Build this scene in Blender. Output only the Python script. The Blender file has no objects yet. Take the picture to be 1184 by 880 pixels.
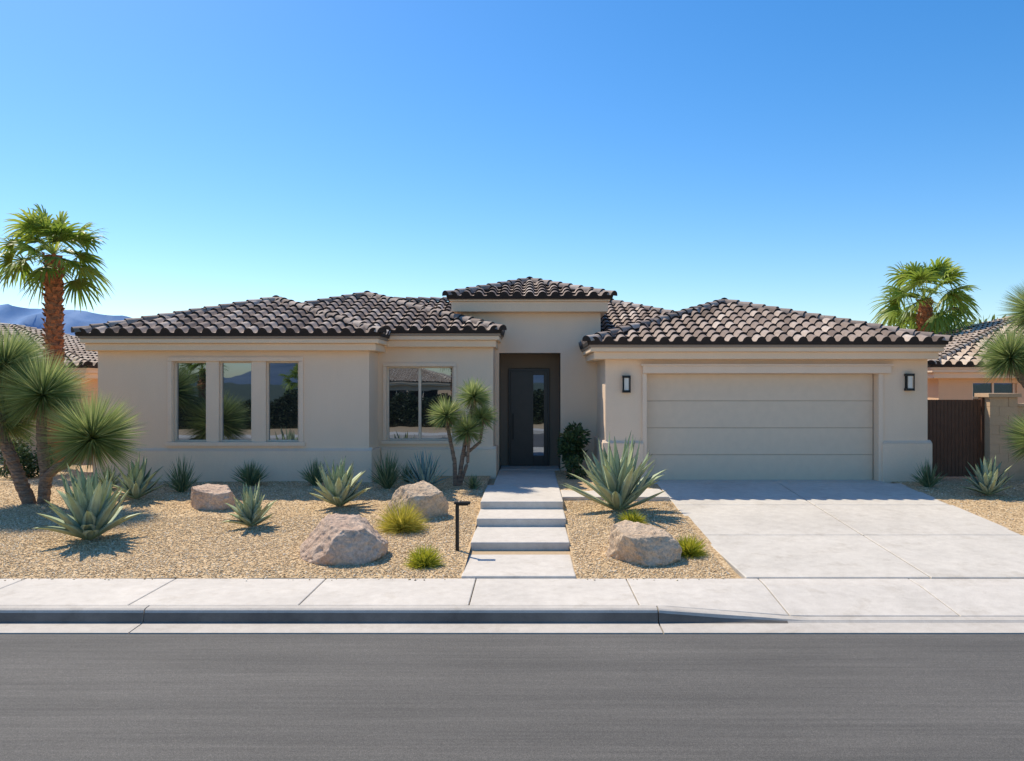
import bpy, math, random
import numpy as np
from mathutils import Vector, Matrix, noise
random.seed(7); np.random.seed(7)
R=random.random
def U(a,b): return a+(b-a)*random.random()
scene=bpy.context.scene
COL=scene.collection

# ---------------------------------------------------------------- materials
def newmat(name):
    m=bpy.data.materials.new(name); m.use_nodes=True
    nt=m.node_tree; b=nt.nodes['Principled BSDF']
    return m,nt,b
def N(nt,t,**k):
    n=nt.nodes.new(t)
    for a,v in k.items(): setattr(n,a,v)
    return n
def coords(nt,scale=(1,1,1)):
    tc=N(nt,'ShaderNodeTexCoord'); mp=N(nt,'ShaderNodeMapping')
    mp.inputs['Scale'].default_value=scale
    nt.links.new(tc.outputs['Object'],mp.inputs['Vector'])
    return mp.outputs['Vector']
def ramp(nt,fac,stops):
    r=N(nt,'ShaderNodeValToRGB'); e=r.color_ramp.elements
    while len(e)<len(stops): e.new(0.5)
    for i,(p,c) in enumerate(stops):
        e[i].position=p; e[i].color=(c[0],c[1],c[2],1)
    nt.links.new(fac,r.inputs['Fac']); return r.outputs['Color']
def noisetex(nt,vec,scale,detail=4,rough=0.55):
    n=N(nt,'ShaderNodeTexNoise'); n.inputs['Scale'].default_value=scale
    n.inputs['Detail'].default_value=detail; n.inputs['Roughness'].default_value=rough
    nt.links.new(vec,n.inputs['Vector']); return n.outputs['Fac']
def mixc(nt,a,b,fac,mode='MIX'):
    m=N(nt,'ShaderNodeMix',data_type='RGBA',blend_type=mode)
    if hasattr(fac,'is_linked'): nt.links.new(fac,m.inputs[0])
    else: m.inputs[0].default_value=fac
    for s,i in ((a,6),(b,7)):
        if hasattr(s,'is_linked'): nt.links.new(s,m.inputs[i])
        else: m.inputs[i].default_value=(s[0],s[1],s[2],1)
    return m.outputs[2]
def bump(nt,b,h,strength,dist):
    n=N(nt,'ShaderNodeBump'); n.inputs['Strength'].default_value=strength; n.inputs['Distance'].default_value=dist
    nt.links.new(h,n.inputs['Height']); nt.links.new(n.outputs['Normal'],b.inputs['Normal'])
def plaster(name,c,var=0.08,rough=0.9,bs=70,bstr=0.35,bd=0.006,big=0.7):
    m,nt,b=newmat(name); v=coords(nt)
    f=noisetex(nt,v,big,5); 
    col=ramp(nt,f,[(0.3,[x*(1-var) for x in c]),(0.7,[min(1,x*(1+var)) for x in c])])
    f2=noisetex(nt,v,bs,3)
    col=mixc(nt,col,ramp(nt,f2,[(0.3,(0.86,0.86,0.86)),(0.7,(1.06,1.06,1.06))]),0.6,'MULTIPLY')
    fs=noisetex(nt,coords(nt,(2.2,2.2,0.5)),1.5,6,0.65)
    col=mixc(nt,col,ramp(nt,fs,[(0.3,(0.93,0.92,0.90)),(0.6,(1.0,1.0,1.0))]),0.4,'MULTIPLY')
    nt.links.new(col,b.inputs['Base Color']); b.inputs['Roughness'].default_value=rough
    bump(nt,b,f2,bstr,bd); return m
def plain(name,c,rough=0.5,metal=0.0,var=0.1):
    m,nt,b=newmat(name); v=coords(nt); f=noisetex(nt,v,6,4)
    col=ramp(nt,f,[(0.3,[x*(1-var) for x in c]),(0.7,[x*(1+var) for x in c])])
    nt.links.new(col,b.inputs['Base Color']); b.inputs['Roughness'].default_value=rough; b.inputs['Metallic'].default_value=metal
    return m
M_stucco=plaster('stucco',(0.93,0.70,0.50),0.025,bstr=0.5)
M_stucco2=plaster('stucco_trim',(0.94,0.71,0.515),0.025)
M_fascia=plaster('fascia_paint',(0.95,0.695,0.465),0.03,bstr=0.1)
M_gutter=plaster('gutter_paint',(0.36,0.27,0.20),0.05,0.6,bstr=0.1)
M_stucco_n=plaster('neighbor_stucco',(0.78,0.52,0.32),0.05)
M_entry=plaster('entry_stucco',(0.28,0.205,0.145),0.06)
M_garage=plain('garage_door_paint',(0.79,0.605,0.43),0.5,0,0.03)
M_groove=plain('garage_door_groove',(0.48,0.37,0.27),0.7,0,0.03)
M_frame=plain('window_frame_paint',(0.82,0.65,0.48),0.5,0,0.03)
M_door=plain('dark_door',(0.048,0.041,0.036),0.4)
M_black=plain('black_metal',(0.02,0.02,0.02),0.4,0.4)
M_gate=plain('gate_brown',(0.11,0.050,0.028),0.55,0.1,0.15)
M_lampglass=plain('lamp_glass',(0.8,0.74,0.64),0.3)
M_block=plaster('block_wall',(0.66,0.46,0.29),0.08,bs=30)

def concrete(name,c,dirt=0.88):
    m,nt,b=newmat(name); v=coords(nt)
    f=noisetex(nt,v,0.9,7,0.62); f2=noisetex(nt,v,120,3); f3=noisetex(nt,v,7,5,0.65)
    col=ramp(nt,f,[(0.28,[x*dirt for x in c]),(0.72,[x*1.06 for x in c])])
    col=mixc(nt,col,ramp(nt,f3,[(0.3,(0.86,0.85,0.84)),(0.65,(1.03,1.03,1.03))]),0.8,'MULTIPLY')
    col=mixc(nt,col,ramp(nt,f2,[(0.3,(0.80,0.80,0.80)),(0.65,(1.05,1.05,1.05))]),0.7,'MULTIPLY')
    f4=noisetex(nt,v,2.3,9,0.75)
    col=mixc(nt,col,ramp(nt,f4,[(0.36,(0.84,0.82,0.79)),(0.46,(1,1,1))]),0.7,'MULTIPLY')
    nt.links.new(col,b.inputs['Base Color']); b.inputs['Roughness'].default_value=0.85
    bump(nt,b,f2,0.3,0.004); return m
M_conc=concrete('concrete',(0.66,0.61,0.525))
M_conc2=concrete('concrete_walk',(0.68,0.625,0.54))
M_curb=concrete('concrete_curb',(0.58,0.53,0.455))
M_curbface=concrete('curb_face',(0.25,0.22,0.185),0.45)  # street-facing riser: its shade is put into the colour, along with dirt
def asphalt():
    m,nt,b=newmat('asphalt'); v=coords(nt); vs=coords(nt,(0.12,1.8,1))
    f=noisetex(nt,vs,1.2,8,0.65); f2=noisetex(nt,v,150,2); f3=noisetex(nt,v,0.35,4); vs2=coords(nt,(0.35,16,1)); f4=noisetex(nt,vs2,1.5,6,0.72)
    col=ramp(nt,f,[(0.3,(0.094,0.089,0.079)),(0.7,(0.142,0.133,0.117))])
    col=mixc(nt,col,ramp(nt,f4,[(0.3,(0.80,0.80,0.80)),(0.7,(1.16,1.16,1.16))]),1.0,'MULTIPLY')
    col=mixc(nt,col,ramp(nt,f2,[(0.35,(0.5,0.5,0.5)),(0.6,(1.15,1.15,1.15)),(0.75,(2.0,1.95,1.9))]),0.8,'MULTIPLY')
    col=mixc(nt,col,ramp(nt,f3,[(0.3,(0.86,0.86,0.86)),(0.7,(1.08,1.08,1.08))]),1,'MULTIPLY')
    nt.links.new(col,b.inputs['Base Color']); b.inputs['Roughness'].default_value=0.85
    bump(nt,b,f2,0.5,0.006); return m
M_asph=asphalt()
def gravelmat():
    m,nt,b=newmat('gravel'); v=coords(nt)
    vo=N(nt,'ShaderNodeTexVoronoi'); vo.inputs['Scale'].default_value=34; nt.links.new(v,vo.inputs['Vector'])
    sep=N(nt,'ShaderNodeSeparateColor'); nt.links.new(vo.outputs['Color'],sep.inputs[0])
    col=ramp(nt,sep.outputs[0],[(0,(0.40,0.265,0.13)),(0.35,(0.58,0.41,0.22)),(0.7,(0.72,0.53,0.30)),(1,(0.82,0.65,0.41))])
    dk=ramp(nt,vo.outputs['Distance'],[(0.35,(1,1,1)),(0.8,(0.6,0.55,0.5))])
    col=mixc(nt,col,dk,0.9,'MULTIPLY')
    f=noisetex(nt,v,0.6,4); col=mixc(nt,col,ramp(nt,f,[(0.3,(0.88,0.86,0.83)),(0.7,(1.05,1.04,1.03))]),1,'MULTIPLY')
    nt.links.new(col,b.inputs['Base Color']); b.inputs['Roughness'].default_value=0.95
    inv=N(nt,'ShaderNodeMath',operation='SUBTRACT'); inv.inputs[0].default_value=1; nt.links.new(vo.outputs['Distance'],inv.inputs[1])
    bump(nt,b,inv.outputs[0],0.6,0.013); return m
M_gravel=gravelmat()
def attrmat(name,stops,rough=0.7,transl=0.0,attr='rnd',tipstops=None,extra=None,spec=0.5):
    m,nt,b=newmat(name); a=N(nt,'ShaderNodeAttribute'); a.attribute_name=attr
    col=ramp(nt,a.outputs['Fac'],stops)
    if tipstops:
        a2=N(nt,'ShaderNodeAttribute'); a2.attribute_name='t'
        col=mixc(nt,col,ramp(nt,a2.outputs['Fac'],tipstops),1.0,'MULTIPLY')
    v=coords(nt)
    if extra:
        f=noisetex(nt,v,extra,5,0.65); col=mixc(nt,col,ramp(nt,f,[(0.3,(0.72,0.70,0.68)),(0.7,(1.15,1.15,1.15))]),0.8,'MULTIPLY')
        bump(nt,b,f,0.4,0.01)
    nt.links.new(col,b.inputs['Base Color']); b.inputs['Roughness'].default_value=rough
    b.inputs['Specular IOR Level'].default_value=spec
    if transl>0:
        tr=N(nt,'ShaderNodeBsdfTranslucent'); nt.links.new(col,tr.inputs['Color'])
        ms=N(nt,'ShaderNodeMixShader'); ms.inputs[0].default_value=transl
        nt.links.new(b.outputs[0],ms.inputs[1]); nt.links.new(tr.outputs[0],ms.inputs[2])
        nt.links.new(ms.outputs[0],nt.nodes['Material Output'].inputs['Surface'])
    return m
M_tile=attrmat('roof_tile',[(0,(0.14,0.102,0.082)),(0.4,(0.27,0.208,0.17)),(0.8,(0.41,0.33,0.275)),(1,(0.56,0.47,0.395))],0.8,extra=9,spec=0.25)
M_tilelip=plain('tile_lip_shade',(0.030,0.022,0.018),0.9)  # near black: shade in the open barrel ends put into the colour
M_tile_n=attrmat('neighbor_roof_tile',[(0,(0.42,0.31,0.22)),(0.5,(0.56,0.44,0.33)),(1,(0.66,0.55,0.43))],0.85,extra=9,spec=0.25)
M_pebble=attrmat('pebble',[(0,(0.34,0.22,0.11)),(0.3,(0.60,0.43,0.24)),(0.65,(0.76,0.57,0.33)),(0.9,(0.83,0.67,0.44)),(1,(0.86,0.77,0.62))],0.9)
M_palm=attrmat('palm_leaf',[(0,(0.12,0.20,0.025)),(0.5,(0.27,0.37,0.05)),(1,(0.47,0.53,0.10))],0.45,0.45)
M_deadpalm=attrmat('dead_frond',[(0,(0.30,0.18,0.09)),(1,(0.48,0.33,0.17))],0.9,0.2)
M_yucca=attrmat('yucca_leaf',[(0,(0.15,0.22,0.07)),(0.5,(0.31,0.39,0.13)),(1,(0.60,0.62,0.27))],0.5,0.42)
M_agave=attrmat('agave_leaf',[(0,(0.31,0.42,0.30)),(0.5,(0.45,0.55,0.40)),(1,(0.60,0.66,0.46))],0.5,0.2,tipstops=[(0,(0.95,1.0,0.75)),(0.5,(1,1,1)),(0.93,(1.1,1.08,0.85)),(1,(0.35,0.25,0.15))],extra=5)
M_agave_b=attrmat('blue_agave_leaf',[(0,(0.18,0.33,0.33)),(1,(0.36,0.52,0.46))],0.55,0.15)
M_tuft=attrmat('tuft_leaf',[(0,(0.08,0.13,0.06)),(0.6,(0.18,0.26,0.13)),(1,(0.34,0.37,0.20))],0.6,0.3)
M_gold=attrmat('golden_grass',[(0,(0.32,0.31,0.04)),(0.5,(0.56,0.50,0.07)),(1,(0.78,0.66,0.15))],0.6,0.4)
M_lime=attrmat('lime_grass',[(0,(0.24,0.28,0.03)),(0.5,(0.46,0.47,0.04)),(1,(0.70,0.62,0.07))],0.6,0.4)
M_shrub=attrmat('shrub_leaf',[(0,(0.035,0.07,0.022)),(0.6,(0.07,0.12,0.04)),(1,(0.14,0.20,0.06))],0.6,0.25)
M_hedge=attrmat('hedge_leaf',[(0,(0.015,0.028,0.012)),(0.6,(0.03,0.05,0.02)),(1,(0.06,0.085,0.03))],0.6,0.2)
M_treeleaf=attrmat('tree_leaf',[(0,(0.07,0.12,0.025)),(0.5,(0.15,0.22,0.04)),(1,(0.28,0.34,0.07))],0.6,0.35)
def bark(name,c1,c2,sc=(3,3,14)):
    m,nt,b=newmat(name); v=coords(nt,sc); f=noisetex(nt,v,2.5,6,0.7)
    nt.links.new(ramp(nt,f,[(0.3,c1),(0.65,c2)]),b.inputs['Base Color']); b.inputs['Roughness'].default_value=0.95
    bump(nt,b,f,1.0,0.03); return m
M_bark=bark('palm_bark',(0.20,0.062,0.025),(0.58,0.225,0.095))
M_ybark=bark('yucca_bark',(0.09,0.06,0.045),(0.36,0.25,0.17))
def rockmat(name,c1,c2,c3):
    m,nt,b=newmat(name); v=coords(nt); f=noisetex(nt,v,2.2,7,0.65); f2=noisetex(nt,v,28,6,0.75)
    col=ramp(nt,f,[(0.3,c1),(0.52,c2),(0.72,c3)])
    col=mixc(nt,col,ramp(nt,f2,[(0.3,(0.5,0.49,0.48)),(0.6,(1.12,1.1,1.08))]),0.85,'MULTIPLY')
    nt.links.new(col,b.inputs['Base Color']); b.inputs['Roughness'].default_value=0.9
    bump(nt,b,f2,0.9,0.03); return m
M_rock=rockmat('boulder_stone',(0.55,0.37,0.26),(0.74,0.54,0.39),(0.82,0.66,0.51))
M_rock2=rockmat('boulder_stone_tan',(0.55,0.385,0.24),(0.74,0.56,0.38),(0.82,0.66,0.48))
def glassmat():
    m,nt,b=newmat('window_glass')
    b.inputs['Base Color'].default_value=(0.010,0.012,0.015,1); b.inputs['Roughness'].default_value=0.05
    g=N(nt,'ShaderNodeBsdfGlossy'); g.inputs['Roughness'].default_value=0.01; g.inputs['Color'].default_value=(0.56,0.66,0.80,1)
    v=coords(nt); f=noisetex(nt,v,1.3,2)
    bp=N(nt,'ShaderNodeBump'); bp.inputs['Strength'].default_value=0.05; bp.inputs['Distance'].default_value=0.02
    nt.links.new(f,bp.inputs['Height']); nt.links.new(bp.outputs[0],g.inputs['Normal'])
    ms=N(nt,'ShaderNodeMixShader'); ms.inputs[0].default_value=0.38
    nt.links.new(b.outputs[0],ms.inputs[1]); nt.links.new(g.outputs[0],ms.inputs[2])
    nt.links.new(ms.outputs[0],nt.nodes['Material Output'].inputs['Surface']); return m
M_glass=glassmat()
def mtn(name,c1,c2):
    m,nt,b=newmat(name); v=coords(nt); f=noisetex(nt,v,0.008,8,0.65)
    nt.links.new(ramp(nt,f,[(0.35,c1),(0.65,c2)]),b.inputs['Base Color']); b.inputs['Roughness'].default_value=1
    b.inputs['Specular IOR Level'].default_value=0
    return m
M_mtn=mtn('hazy_mountain',(0.17,0.29,0.50),(0.28,0.39,0.58))  # aerial haze painted in as a blue base colour
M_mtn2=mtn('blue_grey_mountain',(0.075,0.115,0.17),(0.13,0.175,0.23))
M_sand=plaster('desert_sand',(0.50,0.36,0.21),0.12,bs=20,big=0.3)
M_scrub=plaster('dark_scrubland',(0.06,0.075,0.04),0.2,bs=6,big=0.05)

# ---------------------------------------------------------------- mesh builder
class MB:
    def __init__(s): s.v=[];s.f=[];s.c=[];s.m=[];s.t=[]
    def add(s,vs,fs,c=0.5,m=0,t=None):
        o=len(s.v); s.v+= [tuple(x) for x in vs]
        s.t+= t if t is not None else [0.0]*len(vs)
        for i,f in enumerate(fs):
            s.f.append(tuple(o+j for j in f)); s.c.append(c[i] if isinstance(c,list) else c); s.m.append(m[i] if isinstance(m,list) else m)
    def box(s,x0,x1,y0,y1,z0,z1,m=0,c=0.5):
        v=[(x0,y0,z0),(x1,y0,z0),(x1,y1,z0),(x0,y1,z0),(x0,y0,z1),(x1,y0,z1),(x1,y1,z1),(x0,y1,z1)]
        s.add(v,[(0,3,2,1),(4,5,6,7),(0,1,5,4),(1,2,6,5),(2,3,7,6),(3,0,4,7)],c,m)
    def build(s,name,mats,parent=None,smooth=False,loc=(0,0,0),bevel=0):
        me=bpy.data.meshes.new(name); me.from_pydata(s.v,[],s.f)
        for m in mats: me.materials.append(m)
        me.polygons.foreach_set('material_index',s.m)
        if smooth: me.polygons.foreach_set('use_smooth',[True]*len(s.f))
        a=me.attributes.new('rnd','FLOAT','FACE'); a.data.foreach_set('value',s.c)
        a=me.attributes.new('t','FLOAT','POINT'); a.data.foreach_set('value',s.t)
        me.update()
        o=bpy.data.objects.new(name,me); COL.objects.link(o)
        if parent is not None:
            o.parent=parent; o.matrix_parent_inverse=Matrix.Translation(-parent.location)
        o.location=loc
        if bevel:
            b=o.modifiers.new('bevel','BEVEL'); b.width=bevel; b.segments=2; b.limit_method='ANGLE'
        return o
def empty(name,loc):
    e=bpy.data.objects.new(name,None); e.location=loc; e.empty_display_size=0.5; COL.objects.link(e); return e

# ---------------------------------------------------------------- roofs
def tile_plane(mb,o,Ud,I,L,H,slope,per=0.29,course=0.37,res=8,amp=0.095):
    o=Vector(o);Ud=Vector(Ud);I=Vector(I)
    n=(Vector((0,0,1))-I*slope).normalized(); up=I+Vector((0,0,slope))
    cnt=max(1,round(L/per)); per=L/cnt; nu=cnt*res
    ug=[L*i/nu for i in range(nu+1)]
    def prof(u):
        x=(u/per)%1.0
        d=abs(x-0.5)*2
        return amp*(math.sqrt(max(0,1-(d/0.66)**2)) if d<0.62 else -0.12*math.sin((d-0.62)/0.38*math.pi/2)+0.34*max(0,1-(d-0.62)/0.1))
    k=0; v0=0
    cr={}
    while v0<H-1e-4:
        v1=min(v0+course,H)
        lift=0.05
        a=[];b=[];c=[];ub=[];ut=[]
        jit={}
        for u in ug:
            u0=min(max(u,v0),L-v0); u1=min(max(u,v1),L-v1); ub.append(u0);ut.append(u1)
            kk=int(u0/per-1e-6)
            if kk not in jit: jit[kk]=(U(-0.014,0.014),U(-0.004,0.008))
            jv,jh=jit[kk]
            a.append(o+Ud*u0+up*(v0+jv*(1 if k else 0.3))+n*(prof(u0)+lift+jh)); b.append(o+Ud*u1+up*v1+n*(prof(u1)+0.006))
            c.append(o+Ud*u0+up*v0+n*((prof(u0)+lift-0.055) if k>0 else -0.03))
        fs=[];cs=[];fl=[];m=len(ug)
        for i in range(m-1):
            if ub[i+1]-ub[i]<1e-6 and ut[i+1]-ut[i]<1e-6: continue
            key=(int((ub[i]+ub[i+1])/2/per),k)
            if key not in cr: cr[key]=min(1,max(0,random.gauss(0.55,0.26)))
            fs.append((i,i+1,m+i+1,m+i)); cs.append(cr[key])
            if ub[i+1]-ub[i]>1e-6: fl.append((m+i,m+i+1,i+1,i))
        mb.add(a+b,fs,cs,0); 
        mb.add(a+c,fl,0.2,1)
        v0=v1;k+=1
def caps(mb,p,q,r=0.12):
    p=Vector(p);q=Vector(q);d=q-p;L=d.length;d.normalize()
    s=d.cross(Vector((0,0,1))).normalized(); n=s.cross(d).normalized()
    k=max(1,round(L/0.36)); st=L/k
    for i in range(k):
        a=p+d*(i*st-0.03); b=p+d*((i+1)*st+0.02); seg=8; jr=U(-0.006,0.006)
        va=[a+s*(math.cos(math.pi*j/seg)*r+jr)+n*(math.sin(math.pi*j/seg)*r+0.05) for j in range(seg+1)]
        vb=[b+s*(math.cos(math.pi*j/seg)*r*0.82)+n*(math.sin(math.pi*j/seg)*r*0.82+0.03) for j in range(seg+1)]
        mb.add(va+vb,[(j,j+1,seg+2+j,seg+1+j) for j in range(seg)],U(0.3,0.95),0)
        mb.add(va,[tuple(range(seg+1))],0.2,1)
def hip_roof(name,x0,x1,y0,y1,z,slope,parent,tile=None,fas=None,fh=0.17,mh=0.15,inset=0.13):
    tile=tile or M_tile
    W=x1-x0;D=y1-y0;H=min(W,D)/2
    mb=MB()
    tile_plane(mb,(x0,y0,z),(1,0,0),(0,1,0),W,H,slope)
    tile_plane(mb,(x1,y0,z),(0,1,0),(-1,0,0),D,H,slope)
    tile_plane(mb,(x1,y1,z),(-1,0,0),(0,-1,0),W,H,slope,res=4)
    tile_plane(mb,(x0,y1,z),(0,-1,0),(1,0,0),D,H,slope)
    top=z+H*slope
    if W>D: a=(x0+H,y0+H,top); b=(x1-H,y0+H,top)
    else: a=(x0+H,y0+H,top); b=(x0+H,y1-H,top)
    if W>D: cs=[((x0,y0,z),a),((x0,y1,z),a),((x1,y0,z),b),((x1,y1,z),b)]
    else: cs=[((x0,y0,z),a),((x1,y0,z),a),((x0,y1,z),b),((x1,y1,z),b)]
    for p,q in cs: caps(mb,p,q)
    if (Vector(a)-Vector(b)).length>0.3: caps(mb,a,b)
    mb.build(name+'_tiles',[tile,M_tilelip],parent,smooth=True)
    e=MB(); 
    e.box(x0+0.03,x1-0.03,y0+0.03,y1-0.03,z-fh*0.45,z-0.012,0)
    e.build(name+'_gutter',[fas and M_fascia or M_gutter],parent,bevel=0.01)
    e=MB()
    e.box(x0+0.055,x1-0.055,y0+0.055,y1-0.055,z-fh,z-fh*0.45-0.001,0)
    e.box(x0+inset,x1-inset,y0+inset,y1-inset,z-fh-mh,z-fh-0.001,0)
    e.build(name+'_fascia',[M_fascia],parent,bevel=0.012)

def wall_front(mb,x0,x1,z0,z1,y,ops,depth=0.18,m=0):
    xs=sorted(set([x0,x1]+[o[0] for o in ops]+[o[1] for o in ops])); zs=sorted(set([z0,z1]+[o[2] for o in ops]+[o[3] for o in ops]))
    for i in range(len(xs)-1):
        for j in range(len(zs)-1):
            cx=(xs[i]+xs[i+1])/2; cz=(zs[j]+zs[j+1])/2
            if any(o[0]<cx<o[1] and o[2]<cz<o[3] for o in ops): continue
            mb.add([(xs[i],y,zs[j]),(xs[i+1],y,zs[j]),(xs[i+1],y,zs[j+1]),(xs[i],y,zs[j+1])],[(0,1,2,3)],0.5,m)
    for a,b,c,d in ops:
        y2=y+depth
        v=[(a,y,c),(b,y,c),(b,y,d),(a,y,d),(a,y2,c),(b,y2,c),(b,y2,d),(a,y2,d)]
        mb.add(v,[(0,4,5,1),(1,5,6,2),(2,6,7,3),(3,7,4,0)],0.5,m)
def quad(mb,pts,m=0): mb.add(pts,[(0,1,2,3)],0.5,m)

# ---------------------------------------------------------------- main house
FL=0.40
H=empty('stucco_house',(0,17,0.42))
SL=0.315
hip_roof('left_wing_roof',-9.38,-3.07,16.45,26.0,3.50,SL,H)
hip_roof('middle_wing_roof',-8.0,-0.61,17.45,26.2,3.62,SL,H)
hip_roof('garage_roof',1.21,8.63,16.40,24.6,3.32,SL,H)
hip_roof('main_roof',-8.6,6.0,20.3,27.9,3.75,SL,H)
hip_roof('entry_tower_roof',-1.93,1.95,18.62,22.9,4.50,0.30,H,fh=0.08,mh=0.24,inset=0.10)
w=MB()
# left wing
win=[(-7.51,-6.82,1.26,2.96),(-6.55,-5.86,1.26,2.96),(-5.56,-4.87,1.26,2.96)]
wall_front(w,-9.10,-3.38,FL,3.40,16.80,win,0.20)
quad(w,[(-3.38,16.8,FL),(-3.38,25.5,FL),(-3.38,25.5,3.4),(-3.38,16.8,3.4)])
quad(w,[(-9.10,25.6,FL),(-9.10,16.8,FL),(-9.10,16.8,3.4),(-9.10,25.6,3.4)])
# middle wing
wall_front(w,-3.379,-0.81,FL,3.50,17.80,[(-3.19,-1.70,1.22,2.87)],0.18)
quad(w,[(-0.81,17.8,FL),(-0.81,19.0,FL),(-0.81,19.0,3.5),(-0.81,17.8,3.5)])
# garage
wall_front(w,1.605,8.40,FL,3.2,16.80,[(2.48,7.35,FL+0.0,2.70)],0.28)
quad(w,[(1.605,20.5,FL),(1.605,16.8,FL),(1.605,16.8,3.2),(1.605,20.5,3.2)])
quad(w,[(8.40,16.8,FL),(8.40,24.2,FL),(8.40,24.2,3.2),(8.40,16.8,3.2)])
# tower
wall_front(w,-1.75,1.70,FL,4.42,19.0,[(-0.72,0.745,FL,3.22)],0.06)
quad(w,[(-1.75,22.5,3),(-1.75,19.0,3),(-1.75,19.0,4.42),(-1.75,22.5,4.42)])
quad(w,[(1.70,19.0,3),(1.70,22.5,3),(1.70,22.5,4.42),(1.70,19.0,4.42)])
quad(w,[(1.7,22.5,3),(-1.75,22.5,3),(-1.75,22.5,4.42),(1.7,22.5,4.42)])
# main body back
quad(w,[(8.4,24.2,FL),(-9.1,25.6,FL),(-9.1,25.6,3.4),(8.4,24.2,3.2)])
quad(w,[(-8.2,27.4,FL),(-8.2,24,FL),(-8.2,24,3.6),(-8.2,27.4,3.6)])
quad(w,[(5.6,24,FL),(5.6,27.4,FL),(5.6,27.4,3.6),(5.6,24,3.6)])
quad(w,[(5.6,27.4,FL),(-8.2,27.4,FL),(-8.2,27.4,3.6),(5.6,27.4,3.6)])
w.build('walls',[M_stucco],H)
# entry recess lining
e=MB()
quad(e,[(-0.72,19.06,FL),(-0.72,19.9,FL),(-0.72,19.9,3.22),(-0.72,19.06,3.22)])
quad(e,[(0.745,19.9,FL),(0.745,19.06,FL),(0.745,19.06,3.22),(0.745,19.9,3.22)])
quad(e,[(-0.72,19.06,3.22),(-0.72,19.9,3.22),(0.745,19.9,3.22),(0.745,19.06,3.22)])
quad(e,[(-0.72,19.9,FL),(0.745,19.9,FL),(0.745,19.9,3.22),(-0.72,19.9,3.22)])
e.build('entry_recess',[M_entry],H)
# wainscots with sloped cap
t=MB()
def wains(x0,x1,y,z1,pr=0.075,sides=True):
    t.box(x0,x1,y-pr,y+0.05,FL-0.05,z1,0)
    v=[(x0,y-pr,z1+0.001),(x1,y-pr,z1+0.001),(x1,y+0.02,z1+0.06),(x0,y+0.02,z1+0.06),(x0,y+0.02,z1),(x1,y+0.02,z1)]
    t.add(v,[(0,1,2,3),(0,3,4),(1,5,2)],0.5,0)
wains(-9.16,-3.31,16.8,1.08); wains(-3.30,-0.74,17.8,1.03); wains(7.42,8.47,16.8,1.24); wains(1.54,2.40,16.8,1.24)
t.box(-3.40,-3.31,16.85,17.72,FL-0.05,1.08,0)
t.box(-0.83,-0.74,17.86,18.99,FL-0.05,1.03,0)
t.box(1.54,1.62,16.86,18.99,FL-0.05,1.24,0)
t.build('wainscot',[M_stucco],H,bevel=0.012)
# trims
t=MB()
for a,b in ((-7.62,-7.53),(-4.85,-4.76)): t.box(a,b,16.765,16.85,1.262,2.958)
t.box(-7.62,-4.76,16.762,16.85,2.96,3.05); t.box(-7.66,-4.72,16.74,16.85,1.17,1.26)
for a,b in ((-3.27,-3.195),(-1.695,-1.62)): t.box(a,b,17.765,17.85,1.222,2.868)
t.box(-3.27,-1.62,17.762,17.85,2.87,2.95); t.box(-3.30,-1.59,17.74,17.85,1.14,1.22)
t.box(2.38,7.60,16.70,16.85,2.705,2.86); t.box(2.34,7.64,16.67,16.85,2.861,2.90)
t.box(2.38,2.475,16.76,16.85,FL,2.703); t.box(7.355,7.45,16.76,16.85,FL,2.703)
t.build('trim',[M_stucco2],H,bevel=0.008)
# windows
def window(nm,x0,x1,z0,z1,y,mull=()):
    g=MB(); quad(g,[(x0,y+0.03,z0),(x1,y+0.03,z0),(x1,y+0.03,z1),(x0,y+0.03,z1)]); g.build(nm+'_glass',[M_glass],H)
    f=MB(); k=0.035
    f.box(x0,x0+k,y-0.02,y+0.04,z0,z1); f.box(x1-k,x1,y-0.02,y+0.04,z0,z1)
    f.box(x0+k,x1-k,y-0.018,y+0.038,z0,z0+k); f.box(x0+k,x1-k,y-0.018,y+0.038,z1-k,z1)
    for mx in mull: f.box(mx-0.03,mx+0.03,y-0.016,y+0.036,z0+k,z1-k)
    f.build(nm+'_frame',[M_frame],H,bevel=0.004)
for i,(a,b,c,d) in enumerate(win): window('window_%d'%(i+1),a,b,c,d,16.90)
window('window_4',-3.19,-1.70,1.22,2.87,17.90,(-2.46,))
# garage door
g=MB(); zs=[FL+0.02,0.97,1.545,2.12,2.70]
for i in range(4):
    z0,z1=zs[i]+0.005,zs[i+1]-0.005
    g.box(2.50,7.33,17.0,17.04,z0,z1)
g.box(2.485,7.345,17.014,17.08,FL,2.70,1)
g.build('garage_door',[M_garage,M_groove],H,bevel=0.005)
# front door
d=MB()
d.box(-0.52,0.50,19.84,19.90,0.43,2.86,0)
d.box(-0.47,0.10,19.80,19.845,0.46,2.80,0); d.box(0.36,0.45,19.80,19.845,0.46,2.80,0)
d.box(0.10,0.36,19.801,19.846,0.46,0.70,0); d.box(0.10,0.36,19.801,19.846,2.70,2.80,0)
d.build('front_door',[M_door],H,bevel=0.006)
g=MB(); quad(g,[(0.10,19.825,0.70),(0.36,19.825,0.70),(0.36,19.825,2.70),(0.10,19.825,2.70)]); g.build('front_door_glass',[M_glass],H)
h=MB(); h.box(-0.42,-0.385,19.74,19.765,1.1,1.75); h.box(-0.415,-0.39,19.764,19.80,1.18,1.21); h.box(-0.415,-0.39,19.764,19.80,1.64,1.67); h.build('door_handle',[M_black],H)
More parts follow.
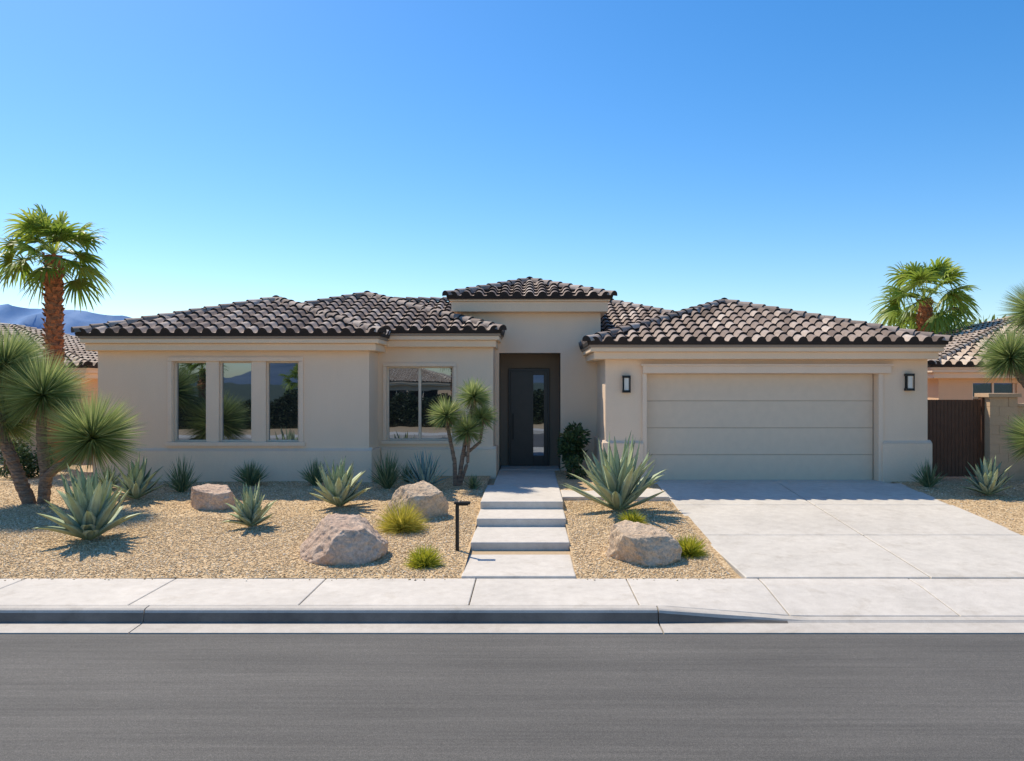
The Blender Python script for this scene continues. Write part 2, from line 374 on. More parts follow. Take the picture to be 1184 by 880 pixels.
# sconces
for i,(x,z) in enumerate(((2.04,2.48),(7.99,2.52))):
    s=MB(); s.box(x-0.085,x+0.085,16.68,16.80,z+0.13,z+0.18); s.box(x-0.085,x+0.085,16.68,16.80,z-0.18,z-0.13)
    for sx in(-1,1):
        s.box(x+sx*0.075-0.01,x+sx*0.075+0.01,16.682,16.70,z-0.13,z+0.13)
    s.box(x-0.07,x+0.07,16.77,16.799,z-0.13,z+0.13)
    s.box(x-0.045,x+0.045,16.70,16.765,z-0.129,z+0.129,1)
    s.build('wall_lantern_%d'%(i+1),[M_black,M_lampglass],H)

# ---------------------------------------------------------------- neighbours
def neighbor(x0,x1,y0,y1,z,base,flip=False,sl=0.31):
    E=empty('neighbor_house',((x0+x1)/2,(y0+y1)/2,base))
    hip_roof('roof',x0,x1,y0,y1,z,sl,E,tile=M_tile_n,fas=True)
    w=MB(); a=0.4
    X0,X1,Y0,Y1=x0+a,x1-a,y0+a,y1-a
    xm=(X0+X1)/2
    if not flip:
        ops=[(X0+0.9,X0+2.1,base+1.0,base+2.1),(xm-1,xm+0.6,base+0.9,base+2.1),(X1-3.2,X1-1.6,base+0.9,base+2.1)]
        wall_front(w,X0,X1,base,z-0.1,Y0,ops,0.15)
        quad(w,[(X1,Y1,base),(X0,Y1,base),(X0,Y1,z-0.1),(X1,Y1,z-0.1)]); yg=Y0+0.1
    else:
        ops=[(X0+1.5,X0+3.5,base+0.9,base+2.1),(xm-1,xm+1,base+0.9,base+2.1),(X1-4.5,X1-1.6,base+0.0,base+2.1)]
        wall_front(w,X0,X1,base,z-0.1,Y1,ops,-0.15)
        quad(w,[(X0,Y0,base),(X1,Y0,base),(X1,Y0,z-0.1),(X0,Y0,z-0.1)]); yg=Y1-0.1
    quad(w,[(X1,Y0,base),(X1,Y1,base),(X1,Y1,z-0.1),(X1,Y0,z-0.1)]); quad(w,[(X0,Y1,base),(X0,Y0,base),(X0,Y0,z-0.1),(X0,Y1,z-0.1)])
    w.build('walls',[M_stucco_n],E)
    g=MB()
    for o in ops: quad(g,[(o[0],yg,o[2]),(o[1],yg,o[2]),(o[1],yg,o[3]),(o[0],yg,o[3])])
    g.build('windows',[M_glass],E)
    t=MB()
    for o in ops:
        yy=yg-0.03 if not flip else yg+0.03
        t.box(o[0],o[0]+0.06,min(yy,yg),max(yy,yg)+0.001,o[2],o[3]); t.box(o[1]-0.06,o[1],min(yy,yg),max(yy,yg)+0.001,o[2],o[3])
        xm2=(o[0]+o[1])/2; t.box(xm2-0.025,xm2+0.025,min(yy,yg),max(yy,yg)+0.001,o[2],o[3])
    t.build('window_frames',[M_frame],E)
neighbor(-27,-12.2,22,34,2.95,0.40,sl=0.25)
neighbor(10.6,26,21,33,2.95,0.40,sl=0.29)
neighbor(-19,-7,-52,-42,2.6,-0.3,True)

# gate, block wall
G=empty('side_gate',(9.2,17.25,0.4))
g=MB(); x=8.56
while x<9.76:
    g.box(x,x+0.072,17.2,17.225,0.48,2.14); x+=0.08
g.box(8.53,9.78,17.226,17.27,0.62,0.72); g.box(8.53,9.78,17.226,17.27,1.9,2.0)
g.box(8.49,8.55,17.19,17.28,0.4,2.18); g.box(9.77,9.82,17.19,17.28,0.4,2.18); g.build('slats',[M_gate],G)
b=MB()
def blocks(x0,x1,y0,y1,z0,z1):
    r=0; z=z0
    while z<z1-0.01:
        xx=x0-(0.2 if r%2 else 0)
        while xx<x1:
            a=max(xx,x0)+0.004; c=min(xx+0.4,x1)-0.004
            if c-a>0.02: b.box(a,c,y0+U(0,0.003),y1,z+0.004,min(z+0.2,z1)-0.004,0)
            xx+=0.4
        z+=0.2; r+=1
    b.box(x0+0.01,x1-0.01,y0+0.012,y1-0.012,z0,z1-0.01)
blocks(9.83,10.43,17.0,17.45,0.4,2.2); b.box(9.78,10.48,16.95,17.5,2.2,2.28)
blocks(10.44,20,17.12,17.32,0.4,2.0); b.box(10.48,20,17.08,17.36,2.0,2.06)
b.build('block_wall',[M_block])

# ---------------------------------------------------------------- ground
def gz(y):
    return 0.42*min(1,max(0,(y-10.2)/6.3))
g=MB(); ys=[(-4000,-0.02),(-60,-0.02),(-12,-0.02),(-3.2,-0.02),(-3.1,-0.35),(10.0,-0.35),(10.19,-0.06),(16.5,0.37),(60,0.37),(6000,0.37)]
xs=[-5000,-200,-20,0,20,200,5000]
v=[(x,y,z) for y,z in ys for x in xs]; n=len(xs)
g.add(v,[(j*n+i,j*n+i+1,(j+1)*n+i+1,(j+1)*n+i) for j in range(len(ys)-1) for i in range(n-1)],0.5,[1 if j<2 else 0 for j in range(len(ys)-1) for i in range(n-1)])
g.build('ground',[M_sand,M_scrub])
g=MB(); g.add([(-400,-2.6,-0.17),(400,-2.6,-0.17),(400,8.47,-0.17),(-400,8.47,-0.17)],[(0,1,2,3)]); g.build('road',[M_asph])
g=MB(); g.box(-400,400,-4.5,-2.59,-0.4,0.0); g.build('far_sidewalk',[M_conc2])

def yard_z(x,y):
    return gz(y)+0.012+0.030*noise.noise(Vector((x*0.5,y*0.5,3)))+0.012*noise.noise(Vector((x*2.2,y*2.2,9)))-0.02*max(0,1-(y-10.2)/0.25)
g=MB()
def patch(x0,x1,y0,y1,s=0.14):
    nx=max(2,int((x1-x0)/s)); ny=max(2,int((y1-y0)/s))
    v=[(x0+(x1-x0)*i/nx,y0+(y1-y0)*j/ny,yard_z(x0+(x1-x0)*i/nx,y0+(y1-y0)*j/ny)) for j in range(ny+1) for i in range(nx+1)]
    g.add(v,[(j*(nx+1)+i,j*(nx+1)+i+1,(j+1)*(nx+1)+i+1,(j+1)*(nx+1)+i) for j in range(ny) for i in range(nx)])
patch(-24,-0.86,10.2,18.6); patch(0.59,2.70,10.2,18.9); patch(7.60,20,10.2,18)
g.build('gravel_yard',[M_gravel],smooth=True)
# pebbles
def pebbles(areas):
    P=[]
    for x0,x1,y0,y1,n in areas:
        for i in range(n):
            x=U(x0,x1); y=U(y0,y1); P.append((x,y,yard_z(x,y)))
    for i in range(60):
        P.append((U(-9,-0.9),10.19-abs(random.gauss(0,0.05)),0.004))
    for i in range(18):
        P.append((U(0.7,2.6),10.19-abs(random.gauss(0,0.05)),0.004))
    P=np.array(P); n=len(P)
    base=np.array([(1,0,0),(0,1,0),(-1,0,0),(0,-1,0),(0,0,1),(0,0,-1)],float)
    s=np.random.uniform(0.008,0.020,(n,1,1))*np.random.uniform(0.65,1.25,(n,1,3)); s[:,:,2]*=0.6
    vv=base[None]*s*np.random.uniform(0.75,1.2,(n,6,1))
    a=np.random.uniform(0,6.28,n); b=np.random.uniform(-0.5,0.5,n)
    ca,sa,cb,sb=np.cos(a)[:,None],np.sin(a)[:,None],np.cos(b)[:,None],np.sin(b)[:,None]
    x,y,z=vv[...,0],vv[...,1],vv[...,2]
    x,z=x*cb-z*sb,x*sb+z*cb
    x,y=x*ca-y*sa,x*sa+y*ca
    vv=np.stack([x,y,z],-1)+P[:,None,:]+np.array([0,0,0.002])
    f=np.array([(0,1,4),(1,2,4),(2,3,4),(3,0,4),(1,0,5),(2,1,5),(3,2,5),(0,3,5)])
    F=(f[None]+6*np.arange(n)[:,None,None]).reshape(-1)
    me=bpy.data.meshes.new('gravel_stones'); me.vertices.add(n*6); me.vertices.foreach_set('co',vv.reshape(-1))
    me.loops.add(len(F)); me.loops.foreach_set('vertex_index',F.astype(np.int32))
    me.polygons.add(n*8); me.polygons.foreach_set('loop_start',np.arange(0,n*24,3,dtype=np.int32))
    me.update(calc_edges=True); me.validate()
    at=me.attributes.new('rnd','FLOAT','FACE'); at.data.foreach_set('value',np.repeat(np.random.uniform(0,1,n),8))
    me.materials.append(M_pebble); o=bpy.data.objects.new('gravel_stones',me); COL.objects.link(o)
pebbles([(-9.5,-0.9,10.22,13.5,32000),(-13,-0.9,13.5,16.7,16000),(0.62,2.6,10.22,15,11000),(7.7,13,11,16.8,9000)])

# sidewalk & kerb
def k(x):
    if x<1.43: return 1
    if x<3.0: return 1-(x-1.43)/1.57
    if x<8.0: return 0
    if x<9.5: return (x-8)/1.5
    return 1
def swz(x,y): 
    s=min(1,max(0,(10.0-y)/1.1)); return -(1-k(x))*0.125*s
S=MB()
joints=[-0.68+1.92*i for i in range(-14,2)]+[2.93,4.85,6.80,8.72]+[10.64+1.92*i for i in range(9)]
for i in range(len(joints)-1):
    x0=joints[i]+0.007; x1=joints[i+1]-0.007; nx=6; rows=[10.195,10.185,9.9,9.6,9.3,9.0,8.972,8.965]
    xs=[x0,x0+0.008]+[x0+0.008+(x1-x0-0.016)*j/nx for j in range(1,nx)]+[x1-0.008,x1]
    dzz=U(-0.003,0.003)
    v=[]
    for r,y in enumerate(rows):
        for c,x in enumerate(xs):
            ed=(r in(0,len(rows)-1)) or c in(0,len(xs)-1)
            v.append((x,y,swz(x,y)+dzz-(0.006 if ed else 0)))
    m=len(xs); f=[(r*m+c,(r+1)*m+c,(r+1)*m+c+1,r*m+c+1) for r in range(len(rows)-1) for c in range(m-1)]
    o=len(v); v+=[(x0,10.195,-0.2),(x1,10.195,-0.2),(x1,8.965,-0.2),(x0,8.965,-0.2)]
    L=(len(rows)-1)*m
    f+=[tuple([o,o+1]+[m-1-c for c in range(m)]),tuple([o+2,o+3]+[L+c for c in range(m)]),
        tuple([o+3,o]+[r*m for r in range(len(rows))]),tuple([o+1,o+2]+[r*m+m-1 for r in range(len(rows)-1,-1,-1)])]
    S.add(v,f)
S.build('sidewalk',[M_conc2])
C=MB()
cj=[-4.27+5.7*i for i in range(-4,5)]
for i in range(len(cj)-1):
    x0=cj[i]+0.008; x1=cj[i+1]-0.008; nx=24; rows=[]
    v=[];m=0
    for j in range(nx+1):
        x=x0+(x1-x0)*j/nx; kk=k(x); zt=-(1-kk)*0.125; zb=-0.150
        h=zt-zb
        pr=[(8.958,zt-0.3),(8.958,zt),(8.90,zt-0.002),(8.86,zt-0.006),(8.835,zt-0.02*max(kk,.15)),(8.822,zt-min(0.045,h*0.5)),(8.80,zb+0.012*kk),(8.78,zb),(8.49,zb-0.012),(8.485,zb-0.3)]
        m=len(pr); v+=[(x,a,b) for a,b in pr]
    f=[];mi=[]
    for j in range(nx):
        for r in range(m-1):
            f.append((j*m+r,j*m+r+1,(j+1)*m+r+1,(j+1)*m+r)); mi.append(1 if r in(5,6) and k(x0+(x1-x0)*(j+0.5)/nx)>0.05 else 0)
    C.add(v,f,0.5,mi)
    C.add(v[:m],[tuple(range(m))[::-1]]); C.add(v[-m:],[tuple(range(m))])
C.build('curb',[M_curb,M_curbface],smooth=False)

# driveway slabs
Dm=MB()
def dz(y): return 0.012+0.425*min(1,max(0,(y-10.21)/6.2))
def dslab(x0,x1,y0,y1,x0f=None,x1f=None):
    gpp=0.010; x0f=x0 if x0f is None else x0f; x1f=x1 if x1f is None else x1f
    def ring(ins,dzz,ya,yb): return [(x0f+ins,ya+ins,dz(ya)+dzz),(x1f-ins,ya+ins,dz(ya)+dzz),(x1-ins,yb-ins,dz(yb)+dzz),(x0+ins,yb-ins,dz(yb)+dzz)]
    v=ring(gpp+0.010,0,y0,y1)+ring(gpp,-0.009,y0,y1)+ring(gpp,-0.15,y0,y1)
    Dm.add(v,[(0,1,2,3)]+[(4+i,4+(i+1)%4,(i+1)%4,i) for i in range(4)]+[(8+i,8+(i+1)%4,4+(i+1)%4,4+i) for i in range(4)])
ysd=[10.205,12.3,14.4,16.41]
for j in range(3):
    a,b=ysd[j],ysd[j+1]
    dslab(2.62,5.15,a,b,2.77 if j==0 else None,None); dslab(5.15,7.66,a,b)
dslab(2.42,5.15,16.41,17.03); dslab(5.15,7.42,16.41,17.03)
Dm.build('driveway',[M_conc])
# walkway with steps
Wk=MB()
Wk.box(-0.875,0.60,10.205,11.76,-0.15,0.028)
Wk.box(-0.865,0.595,11.70,13.03,-0.1,0.163)
Wk.box(-0.860,0.600,12.97,14.01,-0.1,0.295)
Wk.box(-0.858,0.598,13.95,16.2,0.0,0.428); Wk.box(-0.73,0.60,16.212,18.99,0.0,0.4285); Wk.box(-0.70,0.73,19.0,19.86,0.0,0.440)
Wk.box(0.610,2.60,14.75,15.9,0.1,0.395)
Wk.build('walkway',[M_conc2],bevel=0.018)

# ---------------------------------------------------------------- mountains
def ridge(name,y0,x0,x1,hf,mat,depth,n=160,sgn=1,seed=0):
    g=MB(); rows=9; v=[]
    for r in range(rows+1):
        tt=r/rows
        for i in range(n+1):
            x=x0+(x1-x0)*i/n; h=hf(x)
            z=h*(tt**0.9)+ (noise.fractal(Vector((x*0.004,tt*3,seed)),1,2,5)*h*0.22*math.sin(math.pi*min(1,tt*0.9+0.05)))
            if r==rows: z=h+noise.fractal(Vector((x*0.006,7,seed)),1,2,6)*h*0.05
            v.append((x,y0+sgn*depth*tt+60*noise.noise(Vector((x*0.01,tt*4,seed))),max(-1,z) if r else -5))
    m=n+1; g.add(v,[(r*m+i,r*m+i+1,(r+1)*m+i+1,(r+1)*m+i) for r in range(rows) for i in range(n)]); g.build(name,[mat],smooth=True)
def hl(x):
    return float(np.interp(x,[-5000,-3200,-2700,-2326,-2150,-1945,-1750,-1500,-1100,-600,400,2500],[250,330,350,350,328,322,285,240,160,110,70,20]))
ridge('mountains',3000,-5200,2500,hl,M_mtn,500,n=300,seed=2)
ridge('mountains',-1500,-3500,3500,lambda x:40+26*math.sin(x*0.011+0.4)+9*math.sin(x*0.031),M_mtn2,300,n=400,sgn=-1,seed=5)

# ---------------------------------------------------------------- plants
def rotframe(d):
    d=d.normalized(); up=Vector((0,0,1)) if abs(d.z)<0.95 else Vector((1,0,0))
    s=d.cross(up).normalized(); return d,s,s.cross(d).normalized()
def tube(mb,pts,rads,seg=10,m=0,jag=0.0,step=None):
    pts=[Vector(p) for p in pts]
    P=[];Rr=[]
    for i in range(len(pts)-1):
        kk=max(1,int((pts[i+1]-pts[i]).length/(step or 0.08)))
        for j in range(kk):
            t=j/kk; P.append(pts[i].lerp(pts[i+1],t)); Rr.append(rads[i]*(1-t)+rads[i+1]*t)
    P.append(pts[-1]);Rr.append(rads[-1])
    v=[]
    for i,p in enumerate(P):
        d=(P[min(i+1,len(P)-1)]-P[max(0,i-1)]); d,s,n=rotframe(d)
        for j in range(seg):
            a=2*math.pi*j/seg+ (0.3*(i%2)); r=Rr[i]*(1+jag*(U(-1,1)+(0.5 if i%2 else -0.5)))
            v.append(p+s*math.cos(a)*r+n*math.sin(a)*r)
    mb.add(v,[(i*seg+j,i*seg+(j+1)%seg,(i+1)*seg+(j+1)%seg,(i+1)*seg+j) for i in range(len(P)-1) for j in range(seg)],0.5,m)
def blade(mb,p,d,L,w,droop,c,m=0,seg=3,side=None,pw=2):
    d=d.normalized(); _,s,n=rotframe(d)
    if side is None:
        a=U(0,3.14); s2=s*math.cos(a)+n*math.sin(a)
    else: s2=side
    v=[];t=[]
    for i in range(seg):
        x=i/seg; q=p+d*(L*x)-Vector((0,0,1))*(droop*L*x**pw); ww=w*(1-x*0.55)*0.5 if i else w*0.4
        v+=[q-s2*ww,q+s2*ww]; t+=[x,x]
    q=p+d*L-Vector((0,0,1))*(droop*L); v.append(q); t.append(1.0)
    f=[(2*i,2*i+1,2*i+3,2*i+2) for i in range(seg-1)]+[(2*seg-2,2*seg-1,2*seg)]
    mb.add(v,f,c,m,t)
def rsph():
    z=U(-1,1);a=U(0,6.283);r=math.sqrt(1-z*z); return Vector((r*math.cos(a),r*math.sin(a),z))
def head(mb,c,r,n=700,w=0.017,m=0,dead=0.05):
    c=Vector(c)
    for i in range(n):
        d=rsph()
        if d.z<-0.75: d.z*=-0.4
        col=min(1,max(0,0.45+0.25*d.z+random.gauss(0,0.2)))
        L=r*U(0.80,1.05)*(0.94 if d.z<0 else 1)
        blade(mb,c+d*0.05*r,d,L,w,0.03,col,m,seg=2)
    for i in range(int(n*dead)):
        d=rsph(); d.z=-abs(d.z)-0.3
        blade(mb,c,d,r*0.7,w*1.2,0.05,U(0,1),2)
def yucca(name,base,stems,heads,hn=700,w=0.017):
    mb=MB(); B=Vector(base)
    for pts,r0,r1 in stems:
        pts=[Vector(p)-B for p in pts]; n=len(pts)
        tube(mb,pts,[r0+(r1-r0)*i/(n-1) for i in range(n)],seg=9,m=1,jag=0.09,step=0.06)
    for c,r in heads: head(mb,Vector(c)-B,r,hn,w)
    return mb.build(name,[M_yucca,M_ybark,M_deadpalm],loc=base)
yucca('yucca_tree',(-9.0,14.5,0.26),
  [([(-9.05,14.5,0.2),(-9.3,14.45,0.9),(-9.55,14.4,1.6),(-9.65,14.4,2.6)],0.12,0.09),
   ([(-8.85,14.5,0.2),(-8.80,14.5,0.8),(-8.85,14.45,1.5),(-8.80,14.4,2.2)],0.11,0.08),
   ([(-8.82,14.5,0.75),(-8.55,14.35,0.95),(-8.1,14.2,1.15),(-7.8,14.1,1.4)],0.08,0.075)],
  [((-9.55,14.5,2.82),0.84),((-8.80,14.4,2.28),0.88),((-7.74,14.1,1.52),0.92),((-9.65,14.6,1.85),0.75)],2100,0.015)
yucca('yucca_tree',(10.35,15.8,0.4),
  [([(10.35,15.8,0.3),(10.3,15.8,1.2),(10.1,15.8,2.2),(9.55,15.8,2.85)],0.11,0.08),
   ([(10.3,15.8,1.0),(10.4,15.8,2.4),(10.2,15.8,3.9)],0.09,0.07),([(10.33,15.8,0.4),(10.1,15.5,0.9),(9.95,15.3,1.3)],0.09,0.07)],
  [((9.55,15.8,3.0),0.72),((10.10,15.8,3.92),0.74),((9.82,15.3,1.42),0.72),((10.5,15.5,2.6),0.6)],1700,0.016)
yucca('dracaena_tree',(-1.5,16.2,0.38),
  [([(-1.5,16.2,0.3),(-1.52,16.2,0.9),(-1.68,16.2,1.7)],0.05,0.035),([(-1.46,16.2,0.3),(-1.36,16.2,1.0),(-1.15,16.2,2.1)],0.05,0.035),
   ([(-1.44,16.2,0.35),(-1.25,16.15,0.9),(-1.22,16.1,1.45)],0.04,0.03),([(-1.36,16.2,1.0),(-1.0,16.25,1.3),(-0.95,16.25,1.7)],0.035,0.03)],
  [((-1.13,16.2,2.22),0.45),((-1.68,16.2,1.84),0.47),((-1.25,16.1,1.54),0.44),((-0.98,16.25,1.80),0.40)],560,0.018)

def agave(name,loc,rad,h,n=34,mat=None,wf=0.16):
    mb=MB(); a=U(0,6)
    for i in range(n):
        f=i/(n-1)                       # outer -> inner
        a+=2.39996+U(-0.15,0.15)
        e0=math.radians(20+66*f**0.75+U(-6,6)); 
        LL=1/math.sqrt((math.cos(e0)/(rad*1.02))**2+(math.sin(e0)/(h*1.02))**2)
        L=LL*U(0.84,1.08)
        W=math.hypot(rad,h)*wf*U(0.9,1.1)*(0.9 if f<0.7 else 0.7)
        out=Vector((math.cos(a),math.sin(a),0)); side=Vector((-math.sin(a),math.cos(a),0))
        p=out*0.05*rad+Vector((0,0,0.05)); seg=8; curl=math.radians(U(-14,26)); twist=U(-0.16,0.16)
        v=[];t=[]
        for s in range(seg+1):
            x=s/seg; e=e0+curl*(x-0.3)*1.2-math.radians(14)*(x**3)*(1-f)
            if s: p=p+(out*math.cos(e)+Vector((0,0,math.sin(e)))+side*twist*x)*(L/seg)
            nrm=(-out*math.sin(e)+Vector((0,0,math.cos(e))))
            tab=[.62,.72,.9,1.0,1.0,.86,.62,.33,.02]; ww=W*tab[s]*0.5
            v+=[p-side*ww+nrm*ww*0.45,p-side*ww*0.5+nrm*ww*0.08,p,p+side*ww*0.5+nrm*ww*0.08,p+side*ww+nrm*ww*0.45]; t+=[x]*5
            v+=[p-nrm*ww*0.28]; t+=[x]
        f_=[]
        for s in range(seg):
            o=s*6;q=o+6
            f_+=[(o+j,o+j+1,q+j+1,q+j) for j in range(4)]+[(o+4,o+5,q+5,q+4),(o+5,o,q,q+5)]
        mb.add(v,f_,min(1,max(0,random.gauss(0.5,0.25))),0,t)
    return mb.build(name,[mat or M_agave],smooth=True,loc=loc)
def G(x,y,d=0.0): return (x,y,yard_z(x,y)-0.02+d)
agave('agave_plant',G(-6.6,11.95),0.72,1.14,42)
agave('agave_plant',G(-7.35,14.9),0.5,0.80,34)
agave('agave_plant',G(-4.47,12.8),0.42,0.72,34)
agave('agave_plant',G(-3.39,14.2),0.60,0.88,38)
agave('agave_plant',G(-2.06,15.7),0.52,0.78,54,M_agave_b,0.075)
agave('agave_plant',G(1.55,13.9),0.98,1.28,56,None,0.12)
agave('agave_plant',G(8.75,15.2),0.50,0.74,34)

def tuft(name,loc,rad,h,n,mat,w=0.012,ball=False):
    mb=MB()
    for i in range(n):
        a=U(0,6.283); e=math.asin(U(0.05,1.0)) if ball else math.radians(U(35,89))
        d=Vector((math.cos(a)*math.cos(e),math.sin(a)*math.cos(e),math.sin(e)))
        L=1/math.sqrt((math.cos(e)/rad)**2+(math.sin(e)/h)**2)*U(0.72,1.1)
        blade(mb,Vector((U(-.05,.05),U(-.05,.05),0.01))+ (d*L*0.15 if ball else Vector((0,0,0))),d,L,w,0.12 if not ball else 0.15,min(1,max(0,random.gauss(0.5,0.25))),0,seg=3)
    return mb.build(name,[mat],loc=loc)
for x,y,r,h,n in ((-6.8,15.6,.40,.85,150),(-5.66,16.2,.55,.6,230),(-4.35,16.2,.42,.65,170),(-2.85,16.0,.48,.9,190),(8.06,16.1,.40,.66,150),(-1.12,15.9,.28,.35,90),(-8.4,15.9,.4,.6,120),(-2.55,16.6,.3,.5,90)):
    tuft('desert_grass',G(x,y),r,h,n,M_tuft,0.02)
tuft('golden_grass_clump',G(-2.02,12.65),0.42,0.56,1200,M_gold,0.009,True)
tuft('lime_grass_clump',G(-1.42,10.75),0.25,0.32,900,M_lime,0.010,True)
tuft('lime_grass_clump',G(1.67,12.95),0.24,0.28,600,M_lime,0.010,True)
tuft('lime_grass_clump',G(2.26,11.3),0.26,0.33,900,M_lime,0.010,True)

def shrub(name,loc,rx,h,n,mat,leaf=0.05):
    mb=MB(); cl=[(Vector((U(-.6,.6)*rx,U(-.6,.6)*rx,U(.25,.85)*h)),U(.3,.5)*min(rx,h*0.6)) for _ in range(9)]
    tube(mb,[(0,0,0),(0.02,0,h*0.5)],[0.03,0.015],6,1)
    for c,_ in cl: tube(mb,[(0,0,0.05),tuple(c*0.6),tuple(c)],[0.02,0.012,0.006],5,1,step=0.3)
    for i in range(n):
        c,r=random.choice(cl); d=rsph(); p=c+d*r*U(0.5,1.1)
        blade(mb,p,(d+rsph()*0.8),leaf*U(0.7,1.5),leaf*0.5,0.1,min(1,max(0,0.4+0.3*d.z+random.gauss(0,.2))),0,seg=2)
    return mb.build(name,[mat,M_ybark],loc=loc)
shrub('entry_shrub',(1.02,18.2,0.38),0.42,1.25,1500,M_shrub,0.10)
shrub('entry_shrub',(0.95,17.2,0.38),0.3,0.5,500,M_shrub,0.08)
for x,y,r,h in ((-12.2,18.5,.8,.9),(-11,17.5,.6,.7),(-13.5,17.8,.9,1.0),(11.2,15.6,.6,.7),(-14.6,19,1,1.2)):
    shrub('low_shrub',(x,y,0.36),r,h,1500,M_shrub,0.08)
for x,y,r,h in ((17.6,34,3.0,5.0),(20.5,36,3,4.6),(-30,40,3,5)):
    shrub('background_tree',(x,y,0.36),r,h,4500,M_treeleaf,0.26)

def palm(loc,top,R_,nf=34,tr=0.2):
    mb=MB(); x,y,z=loc; Ht=top-z
    tube(mb,[(0,0,-0.1),(0.03,0,Ht*0.5),(0,0,Ht)],[tr*1.25,tr,tr*0.95],16,1,jag=0.13,step=0.08)
    nb=int(Ht/0.03)
    for i in range(nb):
        a=i*2.39996; zz=Ht*(i/nb); o=Vector((math.cos(a),math.sin(a),0)); s=Vector((-o.y,o.x,0)); b=o*tr*0.95+Vector((0,0,zz))
        e=b+o*0.08+Vector((0,0,0.11)); ww=tr*0.3
        mb.add([b-s*ww,b+s*ww,e+s*ww*0.5,e-s*ww*0.5,b+Vector((0,0,.09))],[(0,1,2,3),(3,2,4),(0,3,4),(1,4,2)],R(),1)
    C=Vector((0,0,Ht)); a=0
    for i in range(nf):
        f=i/(nf-1); a+=2.39996+U(-.2,.2); el=math.radians(-36+112*f**0.9+U(-9,9))
        d=Vector((math.cos(a)*math.cos(el),math.sin(a)*math.cos(el),math.sin(el)))
        d,s,n=rotframe(d)
        pl=R_*U(0.40,0.62); hub=C+d*pl-Vector((0,0,pl*0.12))
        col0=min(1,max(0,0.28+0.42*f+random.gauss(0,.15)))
        blade(mb,C,hub-C,pl,0.055,0,0.8,0,seg=3,side=s)
        rl=U(-0.7,0.7); s_=s*math.cos(rl)+n*math.sin(rl); n_=n*math.cos(rl)-s*math.sin(rl)
        nl=22; FR=R_*U(0.40,0.52)
        for j in range(nl):
            b=math.radians(-100+200*j/(nl-1)+U(-2,2)); dd=d*math.cos(b)+s_*math.sin(b)+n_*(0.10*math.cos(j*2.5)-0.05)
            L=FR*(0.80+0.20*math.cos(b*0.8))*U(0.88,1.08)
            side=(n_*0.35+(s_*math.cos(b)-d*math.sin(b))*0.95).normalized()
            blade(mb,hub,dd,L,R_*0.050,0.32+(0.14 if f<.3 else 0),min(1,max(0,col0+U(-.15,.15))),0,seg=5,side=side,pw=2.8)
    for i in range(14):
        a=U(0,6.28); el=math.radians(U(-82,-55)); d=Vector((math.cos(a)*math.cos(el),math.sin(a)*math.cos(el),math.sin(el)))
        for j in range(6): blade(mb,C-Vector((0,0,0.1)),d+rsph()*0.25,R_*U(0.25,0.4),0.04,0.1,R(),2)
    return mb.build('palm_tree',[M_palm,M_bark,M_deadpalm],loc=loc)
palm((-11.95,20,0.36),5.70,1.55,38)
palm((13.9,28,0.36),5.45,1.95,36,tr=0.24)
palm((-20.5,-16,0),3.4,1.7,30); palm((-14.5,-17,0),2.7,1.5,30); palm((-5,-17,0),4.8,1.8,30); palm((6,-18,0),6.0,1.9,30)
# hedge along the far side of the street, uneven top
def hh(x): return 1.25+0.40*math.sin(x*0.9+1)+0.25*math.sin(x*2.3)
hb=MB()
nx=120; v=[]
for i in range(nx+1):
    x=-34+50*i/nx; v+=[(x,-9.8,-0.05),(x,-9.8,hh(x)-0.05),(x,-11.2,hh(x)-0.05),(x,-11.2,-0.05)]
hb.add(v,[(4*i+j,4*i+4+j,4*i+5+j,4*i+1+j) for i in range(nx) for j in range(3)],0.05)
for i in range(26000):
    x=U(-34,16); f=R()
    if f<0.6: p=Vector((x,-9.75+U(-.08,.12),U(0,hh(x)+0.1)))
    else: p=Vector((x,U(-11.2,-9.7),hh(x)+U(-.05,.22)))
    blade(hb,p,Vector((U(-1,1),U(0,1),U(-.5,1))),0.16,0.09,0.1,R(),0,seg=2)
hb.build('hedge',[M_hedge])

# ---------------------------------------------------------------- boulders
import bmesh
def boulder(loc,w,d,h,mat,seed,rot=0):
    rnd=random.Random(seed); bm=bmesh.new(); bmesh.ops.create_icosphere(bm,subdivisions=6,radius=1.0)
    planes=[]
    for i in range(12):
        a=rnd.uniform(0,6.28); zz=rnd.uniform(-0.2,0.9); r=math.sqrt(1-zz*zz); planes.append((Vector((r*math.cos(a),r*math.sin(a),zz)),rnd.uniform(0.62,0.84)))
    planes.append((Vector((0.1,-0.25,0.95)).normalized(),0.60))
    for v in bm.verts:
        p=v.co.copy()
        for n,dd in planes:
            e=p.dot(n)-dd
            if e>0: p-=n*e*0.95
        q=p*1.5+Vector((seed,seed*2,0))
        p*=1+0.06*noise.fractal(q,1,2,5)+0.035*noise.fractal(q*4,1,2,4)+0.02*noise.fractal(q*12,1,2,3)
        v.co=p
    xs=[v.co.x for v in bm.verts]; ys=[v.co.y for v in bm.verts]; zs=[v.co.z for v in bm.verts]
    sx=w/(max(xs)-min(xs)); sy=d/(max(ys)-min(ys)); mz=max(zs)
    for v in bm.verts:
        v.co=Vector(((v.co.x-(max(xs)+min(xs))/2)*sx,v.co.y*sy,(v.co.z+0.35)*h/(mz+0.35)))
    me=bpy.data.meshes.new('boulder'); bm.to_mesh(me); bm.free(); me.materials.append(mat)
    for p in me.polygons: p.use_smooth=True
    o=bpy.data.objects.new('boulder',me); o.location=loc; COL.objects.link(o)
boulder(G(-2.60,11.15),1.24,1.05,0.58,M_rock,3)
boulder(G(-5.70,14.3),0.88,0.7,0.42,M_rock,8)
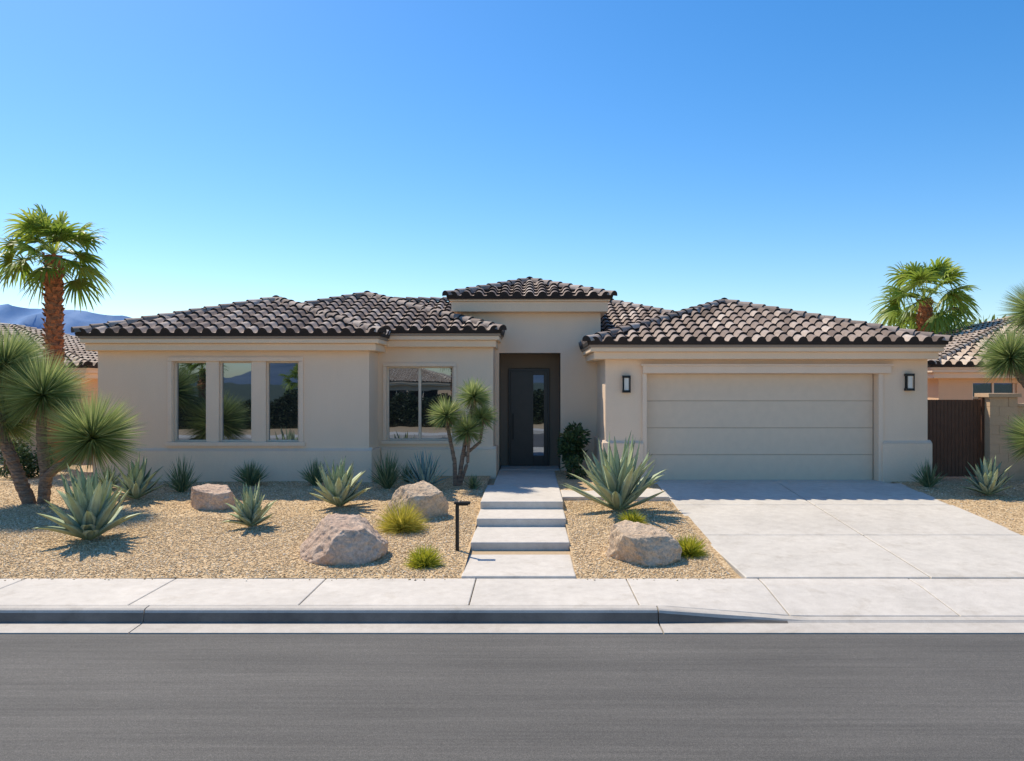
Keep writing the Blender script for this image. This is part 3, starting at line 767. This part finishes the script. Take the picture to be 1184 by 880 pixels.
boulder(G(-1.92,13.7),1.08,0.8,0.58,M_rock2,12)
boulder(G(1.60,11.15),1.05,0.85,0.50,M_rock2,21)

# ---------------------------------------------------------------- path light
pl=MB(); 
tube(pl,[(0,0,-0.05),(0,0,0.66)],[0.028,0.028],12,0,step=0.7)
tube(pl,[(0,0,0.66),(0.02,0,0.70),(0.06,0,0.715)],[0.028,0.03,0.03],12,0)
pl.box(-0.045,0.19,-0.05,0.05,0.69,0.725); pl.box(-0.02,0.16,-0.04,0.04,0.672,0.689); 
pl.build('path_light',[M_black],loc=G(-1.04,11.5),bevel=0.006)

# ---------------------------------------------------------------- sky, sun, camera
sdir=Vector((-0.50,0.50,1.0)).normalized()
el=math.asin(sdir.z); rot=math.atan2(sdir.x,sdir.y)
w=bpy.data.worlds.new('World'); scene.world=w; w.use_nodes=True; nt=w.node_tree
sk=nt.nodes.new('ShaderNodeTexSky'); sk.sky_type='NISHITA'; sk.sun_disc=False; sk.sun_elevation=el; sk.sun_rotation=rot
sk.air_density=1.0; sk.dust_density=0.5; sk.ozone_density=2.5; sk.altitude=100
hs=nt.nodes.new('ShaderNodeHueSaturation'); hs.inputs['Saturation'].default_value=1.38; hs.inputs['Value'].default_value=1.14
mu=nt.nodes.new('ShaderNodeMix'); mu.data_type='RGBA'; mu.blend_type='MULTIPLY'; mu.inputs[0].default_value=1; mu.inputs[7].default_value=(0.95,0.98,1.01,1)
bg=nt.nodes['Background']; bg.inputs['Strength'].default_value=0.15
nt.links.new(sk.outputs[0],hs.inputs['Color']); nt.links.new(hs.outputs[0],mu.inputs[6]); nt.links.new(mu.outputs[2],bg.inputs[0])
sl=bpy.data.lights.new('sun','SUN'); sl.energy=5.0; sl.angle=math.radians(0.5); sl.color=(1.0,0.89,0.73)
so=bpy.data.objects.new('sun',sl); so.rotation_euler=sdir.to_track_quat('Z','Y').to_euler(); so.location=(-20,20,40); COL.objects.link(so)
cd=bpy.data.cameras.new('camera'); cd.lens=28; cd.sensor_width=36; cd.shift_x=-20/1184; cd.shift_y=3/1184; cd.clip_end=20000; cd.clip_start=0.1
co=bpy.data.objects.new('camera',cd); co.location=(0,0,2.5); co.rotation_euler=(math.radians(90),0,0); COL.objects.link(co); scene.camera=co
scene.view_settings.view_transform='Standard'; scene.view_settings.look='None'; scene.view_settings.exposure=0; scene.view_settings.gamma=1
